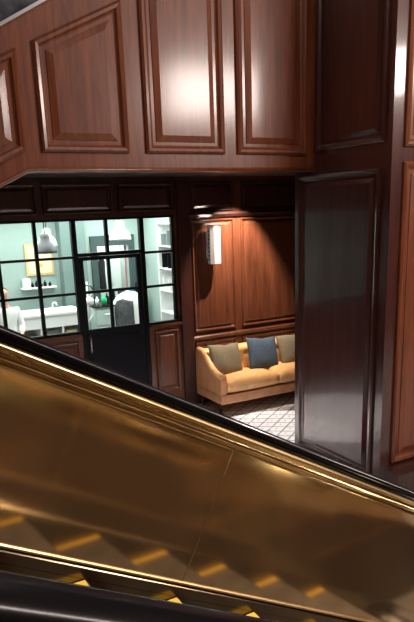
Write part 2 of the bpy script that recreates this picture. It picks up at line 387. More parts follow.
# ------------------------------------------------------------------ pier on the right
plain()
PXC = 4.66
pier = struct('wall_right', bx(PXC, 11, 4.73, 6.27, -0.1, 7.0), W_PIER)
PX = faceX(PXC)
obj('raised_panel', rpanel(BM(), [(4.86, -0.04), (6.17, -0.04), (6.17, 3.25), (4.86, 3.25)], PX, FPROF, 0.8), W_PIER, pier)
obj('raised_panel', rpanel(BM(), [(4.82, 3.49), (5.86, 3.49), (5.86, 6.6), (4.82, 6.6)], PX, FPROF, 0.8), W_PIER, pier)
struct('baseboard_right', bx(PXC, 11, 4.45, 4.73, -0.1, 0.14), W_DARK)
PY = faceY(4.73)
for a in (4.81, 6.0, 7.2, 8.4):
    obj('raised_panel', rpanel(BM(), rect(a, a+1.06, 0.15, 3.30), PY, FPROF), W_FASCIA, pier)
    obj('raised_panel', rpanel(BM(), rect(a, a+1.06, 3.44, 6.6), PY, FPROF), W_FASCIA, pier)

bay(0.532, -0.028)
# ------------------------------------------------------------------ glass balustrade of the upper flight
gb = thing('glass_balustrade', 'smoked glass balustrade on the sloping wood-panelled edge at the upper left corner', 'balustrade', (0, 5.53, ftop(0)+0.03))
x = -3.2
while x < 3.6:
    x1 = x+0.92
    obj('glass_pane', prism(BM(), [(x, ftop(x)+0.035), (x1, ftop(x1)+0.035), (x1, ftop(x1)+0.85), (x, ftop(x)+0.85)], 'y', 5.52, 5.535), SMOKED, gb)
    pb = bx(x1, x1+0.05, 5.505, 5.55, ftop(x1)+0.035, ftop(x1)+0.9); obj('post', pb, STEEL, gb)
    x += 0.97
hr = BM(); tube(hr, [(-3.2, 5.5275, ftop(-3.2)+0.9), (3.7, 5.5275, ftop(3.7)+0.9)], 0.035, 12); obj('handrail', hr, RUBBER, gb, smooth=True)

plain()
# ------------------------------------------------------------------ escalator
TH = math.atan(0.56); T30 = 0.56; C30 = math.cos(TH); S30 = math.sin(TH); ZB = 3.091; ZN = 1.839
XK = (ZB-1.0955)/T30
PATH = [(-4.85, ZB+T30*4.85), (XK, 1.0955), (4.5, 1.0955)]
def path_frames(path, x0=None, x1=None):
    pts = [Vector((p[0], p[1])) for p in path]; out = []
    for i, p in enumerate(pts):
        ns = []
        for a, b in ((i-1, i), (i, i+1)):
            if a < 0 or b >= len(pts): continue
            d = (pts[b]-pts[a]).normalized(); ns.append(Vector((-d.y, d.x)))
        if len(ns) == 1: n = ns[0]
        else: n = (ns[0]+ns[1])/(1+ns[0].dot(ns[1]))
        out.append((p, n))
    return out
def sweep(bm, prof, path, closed=True):
    """prof: (y, n) cross-section, n measured square to the path in the X-Z plane"""
    rings = [[bm.verts.new((p.x+n.x*q[1], q[0], p.y+n.y*q[1])) for q in prof] for p, n in path_frames(path)]
    fs = []; m = len(prof)
    for A, B in zip(rings, rings[1:]):
        for k in range(m if closed else m-1): fs.append(bm.faces.new((A[k], A[(k+1) % m], B[(k+1) % m], B[k])))
    if closed: fs.append(bm.faces.new(rings[0])); fs.append(bm.faces.new(rings[-1]))
    bmesh.ops.recalc_face_normals(bm, faces=fs); return bm
esc = thing('escalator', 'brass-sided escalator with black rubber handrails running down across the foreground', 'escalator', (0, 1.73, 1.3))
def mirror(y, side): return y if side > 0 else 2.722-y    # near side, same section turned round
def rail_prof(yc, nc, a, b, k=20):
    return [(yc+a*(abs(math.cos(t))**0.7)*math.copysign(1, math.cos(t)), nc+b*(abs(math.sin(t))**0.8)*math.copysign(1, math.sin(t))) for t in [2*math.pi*i/k for i in range(k)]]
SEAMS = [-4.85, -3.42, -1.76, -0.10, 1.559, 3.22]
for side in (1, -1):
    Y = lambda y: mirror(y, side)
    P_ = lambda pr: [(Y(a), b-(0.066 if side < 0 and b > -0.6 else 0)) for a, b in pr]
    # black handrail, rounded top
    rp = path_frames(PATH)
    yc = 2.317
    obj('handrail', sweep(BM(), P_(rail_prof(yc, -0.302, 0.045, 0.028)), PATH), RUBBER, esc, smooth=True)
    obj('handrail_guide', sweep(BM(), P_([(2.285, -0.325), (2.35, -0.325), (2.35, -0.35), (2.278, -0.35), (2.272, -0.338)]), PATH), GUIDE, esc)
    cv = lambda c0, n0, r: [(c0+r*math.cos(2*math.pi*k/14), n0+r*math.sin(2*math.pi*k/14)) for k in range(14)]
    obj('top_moulding', sweep(BM(), P_([(2.288, -0.35), (2.34, -0.35), (2.34, -0.41), (2.288, -0.41)]), PATH), BRASS_TRIM, esc)
    obj('bead', sweep(BM(), P_(cv(2.282, -0.375, 0.011)), PATH), BRASS_TRIM, esc, smooth=True)
    obj('bead', sweep(BM(), P_(cv(2.286, -0.402, 0.006)), PATH), BRASS_TRIM, esc, smooth=True)
    # leaning brass panels, one per seam-to-seam length (seams square to the slope)
    d = Vector((C30, -S30)); nn = Vector((S30, C30))
    def pt(s, n): return Vector((0, ZB))+d*s+nn*n
    for a, b in zip(SEAMS, SEAMS[1:]):
        s0, s1 = a/C30+0.0015, b/C30-0.0015
        pan = BM(); q = []
        for (y, n) in ((2.248, -1.04), (2.289, -0.395-(0.066 if side < 0 else 0))):
            for s in (s0, s1):
                p = pt(s, n); q.append((Y(y), p))
        t = 0.01*side
        v = [pan.verts.new((p.x, y, p.y)) for y, p in q]; v2 = [pan.verts.new((p.x, y+t, p.y)) for y, p in q]
        fs = [pan.faces.new((v[0], v[1], v[3], v[2])), pan.faces.new((v2[0], v2[1], v2[3], v2[2]))]
        for i, j in ((0, 1), (1, 3), (3, 2), (2, 0)): fs.append(pan.faces.new((v[i], v[j], v2[j], v2[i])))
        bmesh.ops.recalc_face_normals(pan, faces=fs); obj('brass_panel', pan, BRASS, esc)
    for a in SEAMS[1:-1]:
        sm = BM(); vs = []
        for (y, n) in ((2.2465, -1.04), (2.2875, -0.413-(0.066 if side < 0 else 0))):
            for ds in (-0.0022, 0.0022):
                p = pt(a/C30+ds, n); vs.append(sm.verts.new((p.x, Y(y), p.y)))
        v2 = [sm.verts.new((v.co.x, v.co.y+0.003*side, v.co.z)) for v in vs]
        fs = [sm.faces.new((vs[0], vs[1], vs[3], vs[2])), sm.faces.new((v2[0], v2[1], v2[3], v2[2]))]
        for i, j in ((0, 1), (1, 3), (3, 2), (2, 0)): fs.append(sm.faces.new((vs[i], vs[j], v2[j], v2[i])))
        bmesh.ops.recalc_face_normals(sm, faces=fs); obj('joint_strip', sm, GUIDE, esc)
    # panel over the lower landing
    lp = [(2.55, None)]
    s_end = SEAMS[-1]/C30
    lpath = [tuple(pt(s_end+0.002, 0)), (XK, 1.0955), (4.5, 1.0955)]
    obj('brass_panel', sweep(BM(), P_([(2.248, -1.04), (2.289, -0.395), (2.30, -0.395), (2.259, -1.04)]), lpath), BRASS, esc)
    obj('deck_moulding', sweep(BM(), P_([(2.252, -1.026), (2.240, -1.027), (2.234, -1.032), (2.234, -1.040), (2.252, -1.046)]), PATH), GUIDE if side > 0 else BRASS_TRIM, esc)
    if side > 0: obj('skirt', sweep(BM(), P_([(2.250, -1.044), (2.226, -1.046), (2.222, -1.050), (2.222, -1.094), (2.250, -1.094)]), PATH), SKIRT, esc)
    else:
        obj('inner_deck', sweep(BM(), [(0.476, -1.045), (1.34, -1.058), (1.355, -1.07), (1.355, -1.094), (0.476, -1.094)], PATH), SKIRT, esc)
    # outer cladding down to the landing level
    obj('outer_cladding', sweep(BM(), P_([(2.30, -0.40), (2.34, -0.40), (2.40, -0.46), (2.40, -1.094), (2.39, -1.094), (2.39, -0.47)]), PATH), W_DARK, esc)
obj('truss', prism(BM(), [(-4.85, ZN-0.14+T30*4.85), ((ZN-0.05)/T30, -0.09), ((ZN-0.65)/T30, -0.09), (-4.85, ZN-0.75+T30*4.85)], 'y', 0.34, 2.39), W_DARK, esc)
skl = [(-4.85, ZN+T30*4.85), (XK-0.35, ZN-T30*(XK-0.35)), (XK-0.9, ZN-T30*(XK-0.9)-0.25), (-4.85, ZN+T30*4.85-0.3)]
for y0 in (2.222, 1.348): obj('skirt_panel', prism(BM(), skl, 'y', y0, y0+0.006), SKIRT, esc)
xk = 0.62
while xk-0.4 > -4.4: xk -= 0.4
while True:
    zk = ZN-T30*xk
    if zk < 0.24: break
    st = prism(BM(), [(xk-0.4, zk), (xk-0.01, zk), (xk, zk-0.012), (xk+0.012, zk-0.10), (xk, zk-0.225), (xk-0.03, zk-0.24), (xk-0.4, zk-0.04)], 'y', 1.36, 2.216)
    so = obj('step', st, STEPM, esc)
    for ya, yb in ((1.36, 1.41), (2.166, 2.216)):
        obj('edge_line', bx(xk-0.33, xk-0.012, ya, yb, zk, zk+0.006), YELLOW, so)
    xk += 0.4
obj('landing_plate', bx(XK-0.25, 4.5, 0.35, 2.37, -0.1, 0.0), STEEL, esc)

# ------------------------------------------------------------------ sofa
bay(0.745)
sofa = thing('sofa', 'tan leather sofa with buttoned back against the wood-panelled wall', 'sofa', (4.5, 7.55, -0.1))
X0, X1, YF, YB = 3.565, 5.52, 7.19, 7.93
fr = BM(); box(fr, X0, X1, YF, YB, 0.09, 0.22); obj('base', fr, LEATHER_SHADED, sofa, bevel=0.02)
fr = BM(); box(fr, X0-0.005, X1+0.005, YF-0.008, YB, 0.215, 0.235); obj('base_moulding', fr, LEATHER_SHADED, sofa, bevel=0.008)
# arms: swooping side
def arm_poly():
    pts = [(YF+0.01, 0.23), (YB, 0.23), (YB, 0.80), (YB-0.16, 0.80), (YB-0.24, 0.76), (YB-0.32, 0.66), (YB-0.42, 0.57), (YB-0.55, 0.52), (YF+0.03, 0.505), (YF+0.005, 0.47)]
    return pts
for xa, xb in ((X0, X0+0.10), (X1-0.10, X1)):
    obj('arm', prism(BM(), arm_poly(), 'x', xa, xb), LEATHER_SHADED, sofa, bevel=0.018)
    top = BM(); xm = (xa+xb)/2
    tube(top, [(xm, p[0], p[1]) for p in [(YF+0.02, 0.50), (YB-0.55, 0.522), (YB-0.42, 0.575), (YB-0.32, 0.665), (YB-0.24, 0.765), (YB-0.16, 0.802), (YB-0.02, 0.80)]], 0.052, 12)
    obj('arm_roll', top, LEATHER, sofa, smooth=True)
# back with vertical channel tufts
def back():
    bm = BM(); nx, nz = 90, 14
    x0, x1 = X0+0.09, X1-0.09
    g = []
    for i in range(nx+1):
        u = x0+(x1-x0)*i/nx; row = []
        for j in range(nz+1):
            v = j/nz; z = 0.30+0.50*v
            ph = (u-x0)/0.20
            ridge = abs(math.sin(math.pi*ph))**0.5*0.028
            # buttons at two heights
            dep = 0
            for bz in (0.52, 0.68):
                bxk = round(ph+(0.5 if bz > 0.6 else 0))-(0.5 if bz > 0.6 else 0)
                dd = math.hypot((ph-bxk)*0.2, z-bz); dep += 0.022*math.exp(-(dd/0.03)**2)
            yy = YB-0.16+0.05*(1-v)-0.0-ridge+dep
            if j == nz: yy += 0.03
            row.append(bm.verts.new((u, yy-0.03*(1-v), z)))
        row.append(bm.verts.new((u, YB-0.08, 0.825))); row.append(bm.verts.new((u, YB, 0.80))); row.append(bm.verts.new((u, YB, 0.24))); row.append(bm.verts.new((u, YB-0.16, 0.24)))
        g.append(row)
    m = len(g[0])
    for A, B in zip(g, g[1:]):
        for k in range(m): bm.faces.new((A[k], A[(k+1) % m], B[(k+1) % m], B[k]))
    bm.faces.new(g[0]); bm.faces.new(list(reversed(g[-1])))
    bmesh.ops.recalc_face_normals(bm, faces=bm.faces); return bm
obj('backrest', back(), LEATHER, sofa, smooth=True)
def cushion_bm(x0, x1, y0, y1, z0, z1, puff=0.03, n=16):
    bm = BM(); V = {}
    def H(u, v): return ((1-abs(u)**4)*(1-abs(v)**4))**0.5
    for s in (0, 1):
        for i in range(n+1):
            for j in range(n+1):
                u, v = 2*i/n-1, 2*j/n-1; h = H(u, v)
                zc = (z0+z1)/2; half = (z1-z0)/2
                zz = zc+(1 if s else -1)*(half*(0.62+0.38*h)+(puff*h if s else 0))
                cx, cy = (x0+x1)/2+u*(x1-x0)/2*(1-0.0), (y0+y1)/2+v*(y1-y0)/2
                V[s, i, j] = bm.verts.new((cx, cy, zz))
    for i in range(n):
        for j in range(n):
            bm.faces.new((V[1,i,j], V[1,i+1,j], V[1,i+1,j+1], V[1,i,j+1])); bm.faces.new((V[0,i,j], V[0,i,j+1], V[0,i+1,j+1], V[0,i+1,j]))
    for k in range(n):
        bm.faces.new((V[0,k,0], V[0,k+1,0], V[1,k+1,0], V[1,k,0])); bm.faces.new((V[1,k,n], V[1,k+1,n], V[0,k+1,n], V[0,k,n]))
        bm.faces.new((V[1,0,k], V[1,0,k+1], V[0,0,k+1], V[0,0,k])); bm.faces.new((V[0,n,k], V[0,n,k+1], V[1,n,k+1], V[1,n,k]))
    bmesh.ops.recalc_face_normals(bm, faces=bm.faces); return bm
xm = (X0+X1)/2+0.03
for a, b in ((X0+0.105, xm-0.004), (xm+0.004, X1-0.105)):
    obj('seat_cushion', cushion_bm(a, b, YF-0.005, YB-0.17, 0.235, 0.44), LEATHER, sofa, smooth=True)
for lx in (X0+0.07, X1-0.07):
    for ly in (YF+0.16, YB-0.07):
        obj('leg', lathe(BM(), [(0.02, -0.1), (0.03, 0.0), (0.038, 0.09)], (lx, ly, 0), 12), mat('dark_leg', (0.02, 0.012, 0.01), 0.4), sofa, smooth=True)

def pillow(name, label, m, cx, cy, cz, w, h, th, tilt, yawd, rolld, group=None):
    bm = BM(); n = 18; V = {}
    for s in (1, -1):
        for i in range(n+1):
            for j in range(n+1):
                u, v = 2*i/n-1, 2*j/n-1
                e = max(0.0, (1-abs(u)**2.6)*(1-abs(v)**2.6))**0.55
                k = 1-0.045*(1-u*u)*abs(v)**3; kk = 1-0.045*(1-v*v)*abs(u)**3
                dent = 0.07*math.exp(-((u-0.1)/0.28)**2)*max(0, v)**2     # chopped top
                d = s*th*e*(1+0.10*math.sin(5*u+2*v+cx)) 
                if e == 0 and s == -1: V[s,i,j] = V[1,i,j]; continue
                V[s,i,j] = bm.verts.new((u*w/2*kk, d, (v*k-dent)*h/2))
    for s in (1, -1):
        for i in range(n):
            for j in range(n):
                q = [V[s,i,j], V[s,i+1,j], V[s,i+1,j+1], V[s,i,j+1]]
                if s > 0: q.reverse()
                bm.faces.new(q)
    M = Matrix.Translation((cx, cy, cz)) @ Matrix.Rotation(R(yawd), 4, 'Z') @ Matrix.Rotation(R(tilt), 4, 'X') @ Matrix.Rotation(R(rolld), 4, 'Y')
    bmesh.ops.transform(bm, matrix=M, verts=bm.verts)
    bmesh.ops.translate(bm, verts=bm.verts, vec=-Vector((cx, cy, cz)))
    o = obj(name, bm, m, smooth=True, place=False); o.location = at((cx, cy, cz))
    return tag(o, label, 'cushion', group)
pillow('throw_pillow', 'khaki throw pillow at the left end of the tan sofa', KHAKI, 3.90, 7.60, 0.67, 0.59, 0.50, 0.08, -20, 8, 4, 'throw pillows on the sofa')
pillow('throw_pillow', 'slate blue throw pillow in the middle of the tan sofa', BLUE, 4.56, 7.60, 0.68, 0.57, 0.51, 0.08, -20, 2, 5, 'throw pillows on the sofa')
pillow('throw_pillow', 'khaki throw pillow on the right side of the sofa, partly behind the pier', KHAKI, 5.15, 7.60, 0.67, 0.59, 0.50, 0.08, -20, -4, -3, 'throw pillows on the sofa')

# ------------------------------------------------------------------ wall lamp
bay(0.77)
wlp = thing('wall_lamp', 'white faceted box wall lamp on a wood panel above the sofa', 'wall lamp', (3.885, 7.98, 2.40))
oct_ = [(-0.088, 0.045), (-0.088, -0.03), (-0.04, -0.065), (0.04, -0.065), (0.088, -0.03), (0.088, 0.045)]
obj('lamp_shade', prism(BM(), [(3.885+a, 7.845+b) for a, b in oct_], 'z', 2.12, 2.69), mat('white_lampshade', (0.42, 0.40, 0.385), 0.5, emis=(1, 0.92, 0.86), estr=0.06), wlp)
br = BM(); box(br, 3.855, 3.915, 7.89, 7.975, 2.36, 2.42); box(br, 3.815, 3.955, 7.962, 7.976, 2.2, 2.6); obj('bracket', br, STEEL, wlp)
rim = BM(); box(rim, 3.793, 3.977, 7.775, 7.895, 2.688, 2.70); obj('top_rim', rim, STEEL, wlp)
for k in range(8): obj('slot', bx(3.7955, 3.798, 7.835, 7.875, 2.17+k*0.06, 2.20+k*0.06), mat('slot_dark', (0.1, 0.08, 0.07), 0.6), wlp)

plain()
# red ottoman on the carpet beyond the escalator (seen mirrored in the pier)
ot = thing('ottoman', 'red upholstered ottoman on the carpet, mirrored in the polished pier', 'ottoman', (3.5, 5.2, -0.1))
obj('seat', cushion_bm(3.15, 3.85, 4.85, 5.55, -0.04, 0.22, 0.02), mat('red_velvet', (0.30, 0.02, 0.025), 0.8), ot, smooth=True)
for lx in (3.22, 3.78):
    for ly in (4.92, 5.48): obj('leg', lathe(BM(), [(0.02, -0.1), (0.03, -0.01)], (lx, ly, 0), 10), MATS['dark_leg'], ot)

# ------------------------------------------------------------------ shop contents
def pendant(label, m, x, y, z, r, inner):
    t = thing('pendant_lamp', label, 'pendant lamp', (x, y, 3.05), 'pendant lamps in the shop')
    pr = [(r, 0), (r*0.98, 0.03), (r*0.88, 0.09), (r*0.68, 0.15), (r*0.46, 0.18), (r*0.42, 0.25), (r*0.38, 0.29), (r*0.15, 0.31)]
    pr2 = [(a*0.94, b-0.006) for a, b in reversed(pr)]
    bm = lathe(BM(), pr+pr2, (x, y, z), 36); obj('lamp_shade', bm, m, t, smooth=True)
    c = BM(); tube(c, [(x, y, z+0.30), (x, y, 3.05)], 0.008, 8); obj('cord', c, BLACKM, t)
    b = lathe(BM(), [(0.001, 0.06), (0.04, 0.08), (0.05, 0.12), (0.03, 0.18), (0.02, 0.24)], (x, y, z), 16); obj('bulb', b, mat('bulb_glow', (1, 1, 1), 0.5, emis=(1, 0.98, 0.92), estr=2.5), t, smooth=True)
    return t
bay(0.926)
pendant('grey bell pendant lamp hanging in front of the framed picture in the shop', GREYP, 1.72, 9.5, 2.34, 0.17, WHITE)
pendant('white bell pendant lamp hanging in front of the dark doorway in the shop', WHITE, 2.95, 9.5, 2.48, 0.18, WHITE)
bay(1.0)
pendant('pale bell pendant lamp behind the grey one, near the picture', PALEMINT, 1.90, 10.3, 2.40, 0.17, WHITE)

bay(1.085)
pic = thing('framed_picture', 'square wood-framed cream picture on the mint shop wall', 'picture', (1.86, 11.2, 2.14))
k = 11.17/10.5
obj('frame', prism(BM(), [(1.64, 1.83), (2.14, 1.83), (2.14, 2.42), (1.64, 2.42)], 'y', 11.17, 11.2), mat('pale_oak', (0.62, 0.42, 0.2), 0.5), pic)
obj('print', bx(1.68, 2.10, 11.160, 11.172, 1.87, 2.38), mat('cream_print', (0.85, 0.70, 0.42), 0.6, noise=0.25, nscale=5), pic)
md = BM(); prism(md, [(1.89+0.05*math.cos(a), 2.02+0.04*math.sin(a)) for a in [2*math.pi*i/12 for i in range(12)]], 'y', 11.156, 11.162); obj('motif', md, mat('amber', (0.75, 0.4, 0.1), 0.6), pic)

# wall shelf with items
tag(obj('wall_shelf', bx(1.50, 2.12, 11.02, 11.2, 1.60, 1.625), WHITE), 'thin white shelf on the shop wall below the picture', 'shelf')
tag(obj('paper_box', bx(1.53, 1.66, 11.05, 11.17, 1.625, 1.79), WHITE, bevel=0.006), 'white paper box at the left end of the wall shelf', 'box')
for i, (x, r, h) in enumerate(((1.70, 0.03, 0.09), (1.775, 0.028, 0.12), (1.85, 0.035, 0.07), (1.93, 0.03, 0.11), (2.02, 0.028, 0.08))):
    b = lathe(BM(), [(r, 0), (r, h*0.6), (r*0.45, h*0.78), (r*0.4, h)], (x, 11.11, 1.625), 14)
    lab = ['short black bottle next to the white box on the wall shelf', 'tallest black bottle on the wall shelf', 'squat black jar in the middle of the wall shelf', 'black bottle right of the squat jar on the wall shelf', 'last black bottle at the right end of the wall shelf'][i]
    tag(obj('bottle', b, BLACKM, smooth=True), lab, 'bottle', 'dark bottles on the wall shelf')

bay(1.02)
# white reception desk with pigeon holes
dk = thing('desk', 'long white desk with open shelves below the window of the shop', 'desk', (1.85, 10.5, 0))
obj('desk_top', bx(1.22, 2.38, 10.2, 10.85, 1.20, 1.25), WHITE, dk, bevel=0.008)
obj('front_panel', bx(1.24, 2.36, 10.22, 10.25, 0.99, 1.20), WHITE, dk)
for x in (1.24, 1.60, 1.98, 2.33): obj('side_panel', bx(x, x+0.03, 10.23, 10.82, 0.0, 0.99 if x in (1.60, 1.98) else 1.20), WHITE, dk)
obj('shelf', bx(1.27, 2.33, 10.25, 10.82, 0.70, 0.73), WHITE, dk)
obj('back_panel', bx(1.24, 2.36, 10.82, 10.85, 0.0, 1.20), WHITE, dk)
tag(obj('storage_box', bx(1.68, 1.94, 10.3, 10.6, 0.73, 0.93), mat('grey_box', (0.22, 0.25, 0.25), 0.6), bevel=0.008), 'grey storage box on the middle shelf of the white desk', 'box')
tag(obj('storage_box', bx(2.06, 2.26, 10.3, 10.6, 0.73, 0.90), mat('cream_box', (0.75, 0.66, 0.4), 0.6), bevel=0.008), 'cream storage box on the right shelf of the white desk', 'box')
tap = thing('tap', 'white curved tap standing on the white desk', 'tap', (1.92, 10.5, 1.25))
tb = BM(); tube(tb, [(1.92, 10.5, 1.25), (1.92, 10.5, 1.36), (1.93, 10.46, 1.40), (1.95, 10.40, 1.40), (1.96, 10.36, 1.36)], 0.014, 10); obj('spout', tb, WHITE, tap, smooth=True)
tb = BM(); tube(tb, [(1.86, 10.5, 1.30), (1.98, 10.5, 1.30)], 0.012, 8); obj('handle', tb, STEEL, tap, smooth=True)

# drawer unit with bottles
du = thing('drawer_unit', 'pale mint drawer unit under the doorway opening in the shop', 'drawers', (2.72, 10.4, 0))
obj('body', bx(2.62, 2.98, 10.3, 10.75, 0.0, 1.24), PALEMINT, du)
for z in (0.25, 0.58, 0.91):
    d_ = obj('drawer', bx(2.64, 2.96, 10.282, 10.30, z, z+0.29), PALEMINT, du, bevel=0.004)
    h = BM(); tube(h, [(2.78, 10.26, z+0.2), (2.92, 10.26, z+0.2)], 0.008, 8); box(h, 2.785, 2.795, 10.26, 10.283, z+0.195, z+0.205); box(h, 2.905, 2.915, 10.26, 10.283, z+0.195, z+0.205)
    obj('drawer_handle', h, STEEL, d_)
obj('top_board', bx(2.60, 2.99, 10.27, 10.77, 1.24, 1.265), BLACKM, du)
def bottle(x, y, z, r, h, m, label, cat='bottle'):
    b = lathe(BM(), [(r, 0), (r, h*0.62), (r*0.8, h*0.72), (r*0.4, h*0.8), (r*0.4, h)], (x, y, z), 16)
    return tag(obj('bottle', b, m, smooth=True), label, cat, 'bottles on the drawer unit')
bottle(2.84, 10.42, 1.265, 0.05, 0.2, mat('green_bottle', (0.02, 0.45, 0.18), 0.3), 'green bottle on the mint drawer unit')
bottle(2.72, 10.45, 1.265, 0.035, 0.16, WHITE, 'white bottle at the left of the green bottle on the drawer unit')
bottle(2.93, 10.5, 1.265, 0.035, 0.2, MATS['black_steel'], 'black bottle right of the green bottle on the drawer unit')

bay(1.07)
# counter in the doorway with trays of small things
ct = thing('counter', 'dark counter behind the white armchair in the shop', 'counter', (3.4, 10.98, 0))
obj('counter_top', bx(3.09, 3.80, 10.82, 11.12, 1.28, 1.31), BLACKM, ct); obj('body', bx(3.12, 3.77, 10.85, 11.12, 0, 1.28), PALEMINT, ct)
for x, r, h, m, lab in ((3.16, 0.05, 0.17, BLACKM, 'round black jar at the left end of the dark counter'), (3.33, 0.055, 0.16, mat('navy_jar', (0.02, 0.03, 0.06), 0.4), 'round navy jar on the dark counter behind the armchair'),
                        (3.47, 0.03, 0.12, WHITE, 'small white jar on the dark counter'), (3.57, 0.03, 0.15, mat('blue_jar', (0.05, 0.2, 0.5), 0.4), 'small blue jar on the dark counter'), (3.68, 0.04, 0.26, BLACKM, 'tall black jar at the right end of the dark counter')):
    tag(obj('jar', lathe(BM(), [(r, 0), (r, h*0.8), (r*0.8, h*0.86), (r*0.8, h)], (x, 10.95, 1.31), 14), m, smooth=True), lab, 'jar', 'jars on the dark counter')

bay(1.17)
# garments on a rail in the closet beyond the doorway
rl = BM(); tube(rl, [(2.6, 12.0, 2.10), (3.9, 12.0, 2.10)], 0.014, 8)
tag(obj('clothes_rail', rl, STEEL), 'steel clothes rail in the closet beyond the dark doorway', 'rail')
def garment(x, wd, z0, m, label):
    bm = BM(); n = 10; rows = [(2.04, 0.04), (2.0, wd*0.55), (1.93, wd), (1.7, wd*0.85), (z0+0.1, wd*0.95), (z0, wd)]
    rings = [[bm.verts.new((x+ww*math.cos(2*math.pi*k/14)*(1+0.12*math.sin(3*k)), 12.0+0.05*math.sin(2*math.pi*k/14), z)) for k in range(14)] for z, ww in rows]
    for A, B in zip(rings, rings[1:]):
        for k in range(14): bm.faces.new((A[k], A[(k+1) % 14], B[(k+1) % 14], B[k]))
    bm.faces.new(rings[0]); bm.faces.new(rings[-1]); bmesh.ops.recalc_face_normals(bm, faces=bm.faces)
    t = thing('garment', label, 'garment', (x, 12.0, 2.10), 'garments on the clothes rail')
    obj('cloth', bm, m, t, smooth=True)
    hk = BM(); tube(hk, [(x, 12.0, 2.02), (x, 12.0, 2.09), (x+0.015, 12.0, 2.115), (x-0.01, 12.0, 2.12)], 0.006, 6); obj('hanger_hook', hk, STEEL, t)
garment(3.02, 0.05, 1.35, mat('yellow_cloth', (0.8, 0.6, 0.2), 0.9), 'narrow yellow garment on the closet rail')
garment(3.14, 0.055, 1.3, WHITE, 'white garment between the yellow and the black garment on the closet rail')
garment(3.28, 0.07, 1.35, mat('black_cloth', (0.015, 0.015, 0.02), 0.9), 'black garment on the closet rail')
garment(3.44, 0.05, 1.4, WHITE, 'white garment right of the black one on the closet rail')
bay(1.09)
tag(obj('curtain', prism(BM(), [(3.595, 11.32), (3.607, 11.30), (3.62, 11.32), (3.62, 11.34), (3.607, 11.35), (3.595, 11.34)], 'z', 1.0, 2.29), mat('pink_cloth', (0.6, 0.2, 0.25), 0.8)), 'pink strip of curtain at the right side of the dark doorway', 'curtain')
cl = lathe(BM(), [(0.001, 0), (0.12, 0.02), (0.13, 0.05), (0.12, 0.06)], (3.05, 10.4, 2.99), 24)
cg = thing('ceiling_light', 'round white ceiling light near the dark doorway in the shop', 'ceiling light', (3.05, 10.4, 3.05)); obj('diffuser', cl, mat('diffuser_glow', (1, 1, 1), 0.5, emis=(1, 1, 1), estr=3.0), cg, smooth=True)

bay(0.965)
# hair-wash stand at the left of the drawers
hs = thing('shower_stand', 'steel stand with a hand shower and hose beside the drawers', 'stand', (2.42, 9.9, 0))
p = lathe(BM(), [(0.13, 0), (0.13, 0.02), (0.02, 0.04)], (2.42, 9.9, 0), 18); obj('base', p, STEEL, hs, smooth=True)
p = BM(); tube(p, [(2.42, 9.9, 0.03), (2.42, 9.9, 1.78)], 0.014, 10); obj('pole', p, STEEL, hs, smooth=True)
p = BM(); tube(p, [(2.42, 9.9, 1.72), (2.36, 9.88, 1.74), (2.30, 9.86, 1.66)], 0.016, 8); tube(p, [(2.42, 9.9, 1.72), (2.48, 9.88, 1.70), (2.52, 9.86, 1.62)], 0.016, 8); obj('arms', p, mat('dark_chrome', (0.1, 0.12, 0.12), 0.3, metal=0.8), hs, smooth=True)
p = BM(); tube(p, [(2.42+0.05*math.cos(a*0.7)+0.02, 9.88, 1.6-0.04*a) for a in range(14)], 0.012, 8); obj('hose', p, WHITE, hs, smooth=True)
p = lathe(BM(), [(0.02, 0), (0.07, 0.03), (0.08, 0.10), (0.05, 0.14)], (2.44, 9.9, 1.36), 16); obj('basin', p, WHITE, hs, smooth=True)

bay(1.01)
# white armchair with a grey jacket
ch = thing('armchair', 'round-backed white armchair in the shop with a grey jacket on it', 'chair', (3.33, 10.35, 0))
def shell():
    bm = BM(); seg = 28; rings = []
    prof = [(0.30, 0.35), (0.36, 0.50), (0.385, 0.80), (0.375, 1.10), (0.34, 1.30), (0.27, 1.40), (0.14, 1.44), (0.001, 1.45)]
    prof = [(0.26, 0.45), (0.30, 0.60), (0.34, 0.85), (0.335, 1.10), (0.30, 1.30), (0.23, 1.41), (0.12, 1.46), (0.001, 1.47)]
    return lathe(bm, prof, (3.33, 10.42, 0), seg)
sh = shell()
for v in sh.verts: v.co.y = 10.42+(v.co.y-10.42)*0.45
obj('backrest', sh, WHITE, ch, smooth=True)
obj('seat', cushion_bm(3.05, 3.61, 10.02, 10.48, 0.42, 0.58), WHITE, ch, smooth=True)
obj('pedestal', lathe(BM(), [(0.27, 0), (0.27, 0.03), (0.05, 0.06), (0.04, 0.44)], (3.33, 10.28, 0), 20), STEEL, ch, smooth=True)
def jacket():
    bm = BM(); n = 16; g = []
    for i in range(n+1):
        row = []
        for j in range(n+1):
            u = i/n; v = j/n
            a = R(200)+u*R(72); rr = 0.352+0.012*math.sin(9*u+5*v)+0.02*v
            z = 1.36-0.62*v - 0.10*abs(u-0.4)
            k = (max(0.05, 1-((z-0.9)/0.56)**4 if z > 0.9 else 1))**0.5
            row.append(bm.verts.new((3.33+rr*k*math.cos(a)*0.98, 10.42+(rr*k*math.sin(a)*0.45)-0.02, z)))
        g.append(row)
    for A, B in zip(g, g[1:]):
        for j in range(n): bm.faces.new((A[j], B[j], B[j+1], A[j+1]))
    return bm
jk = obj('jacket', jacket(), mat('grey_jacket', (0.075, 0.078, 0.082), 0.95, noise=0.6, nscale=14), smooth=True)
so = jk.modifiers.new('thick', 'SOLIDIFY'); so.thickness = 0.018; so.offset = 1
tag(jk, 'dark grey jacket draped over the back of the white armchair', 'jacket')

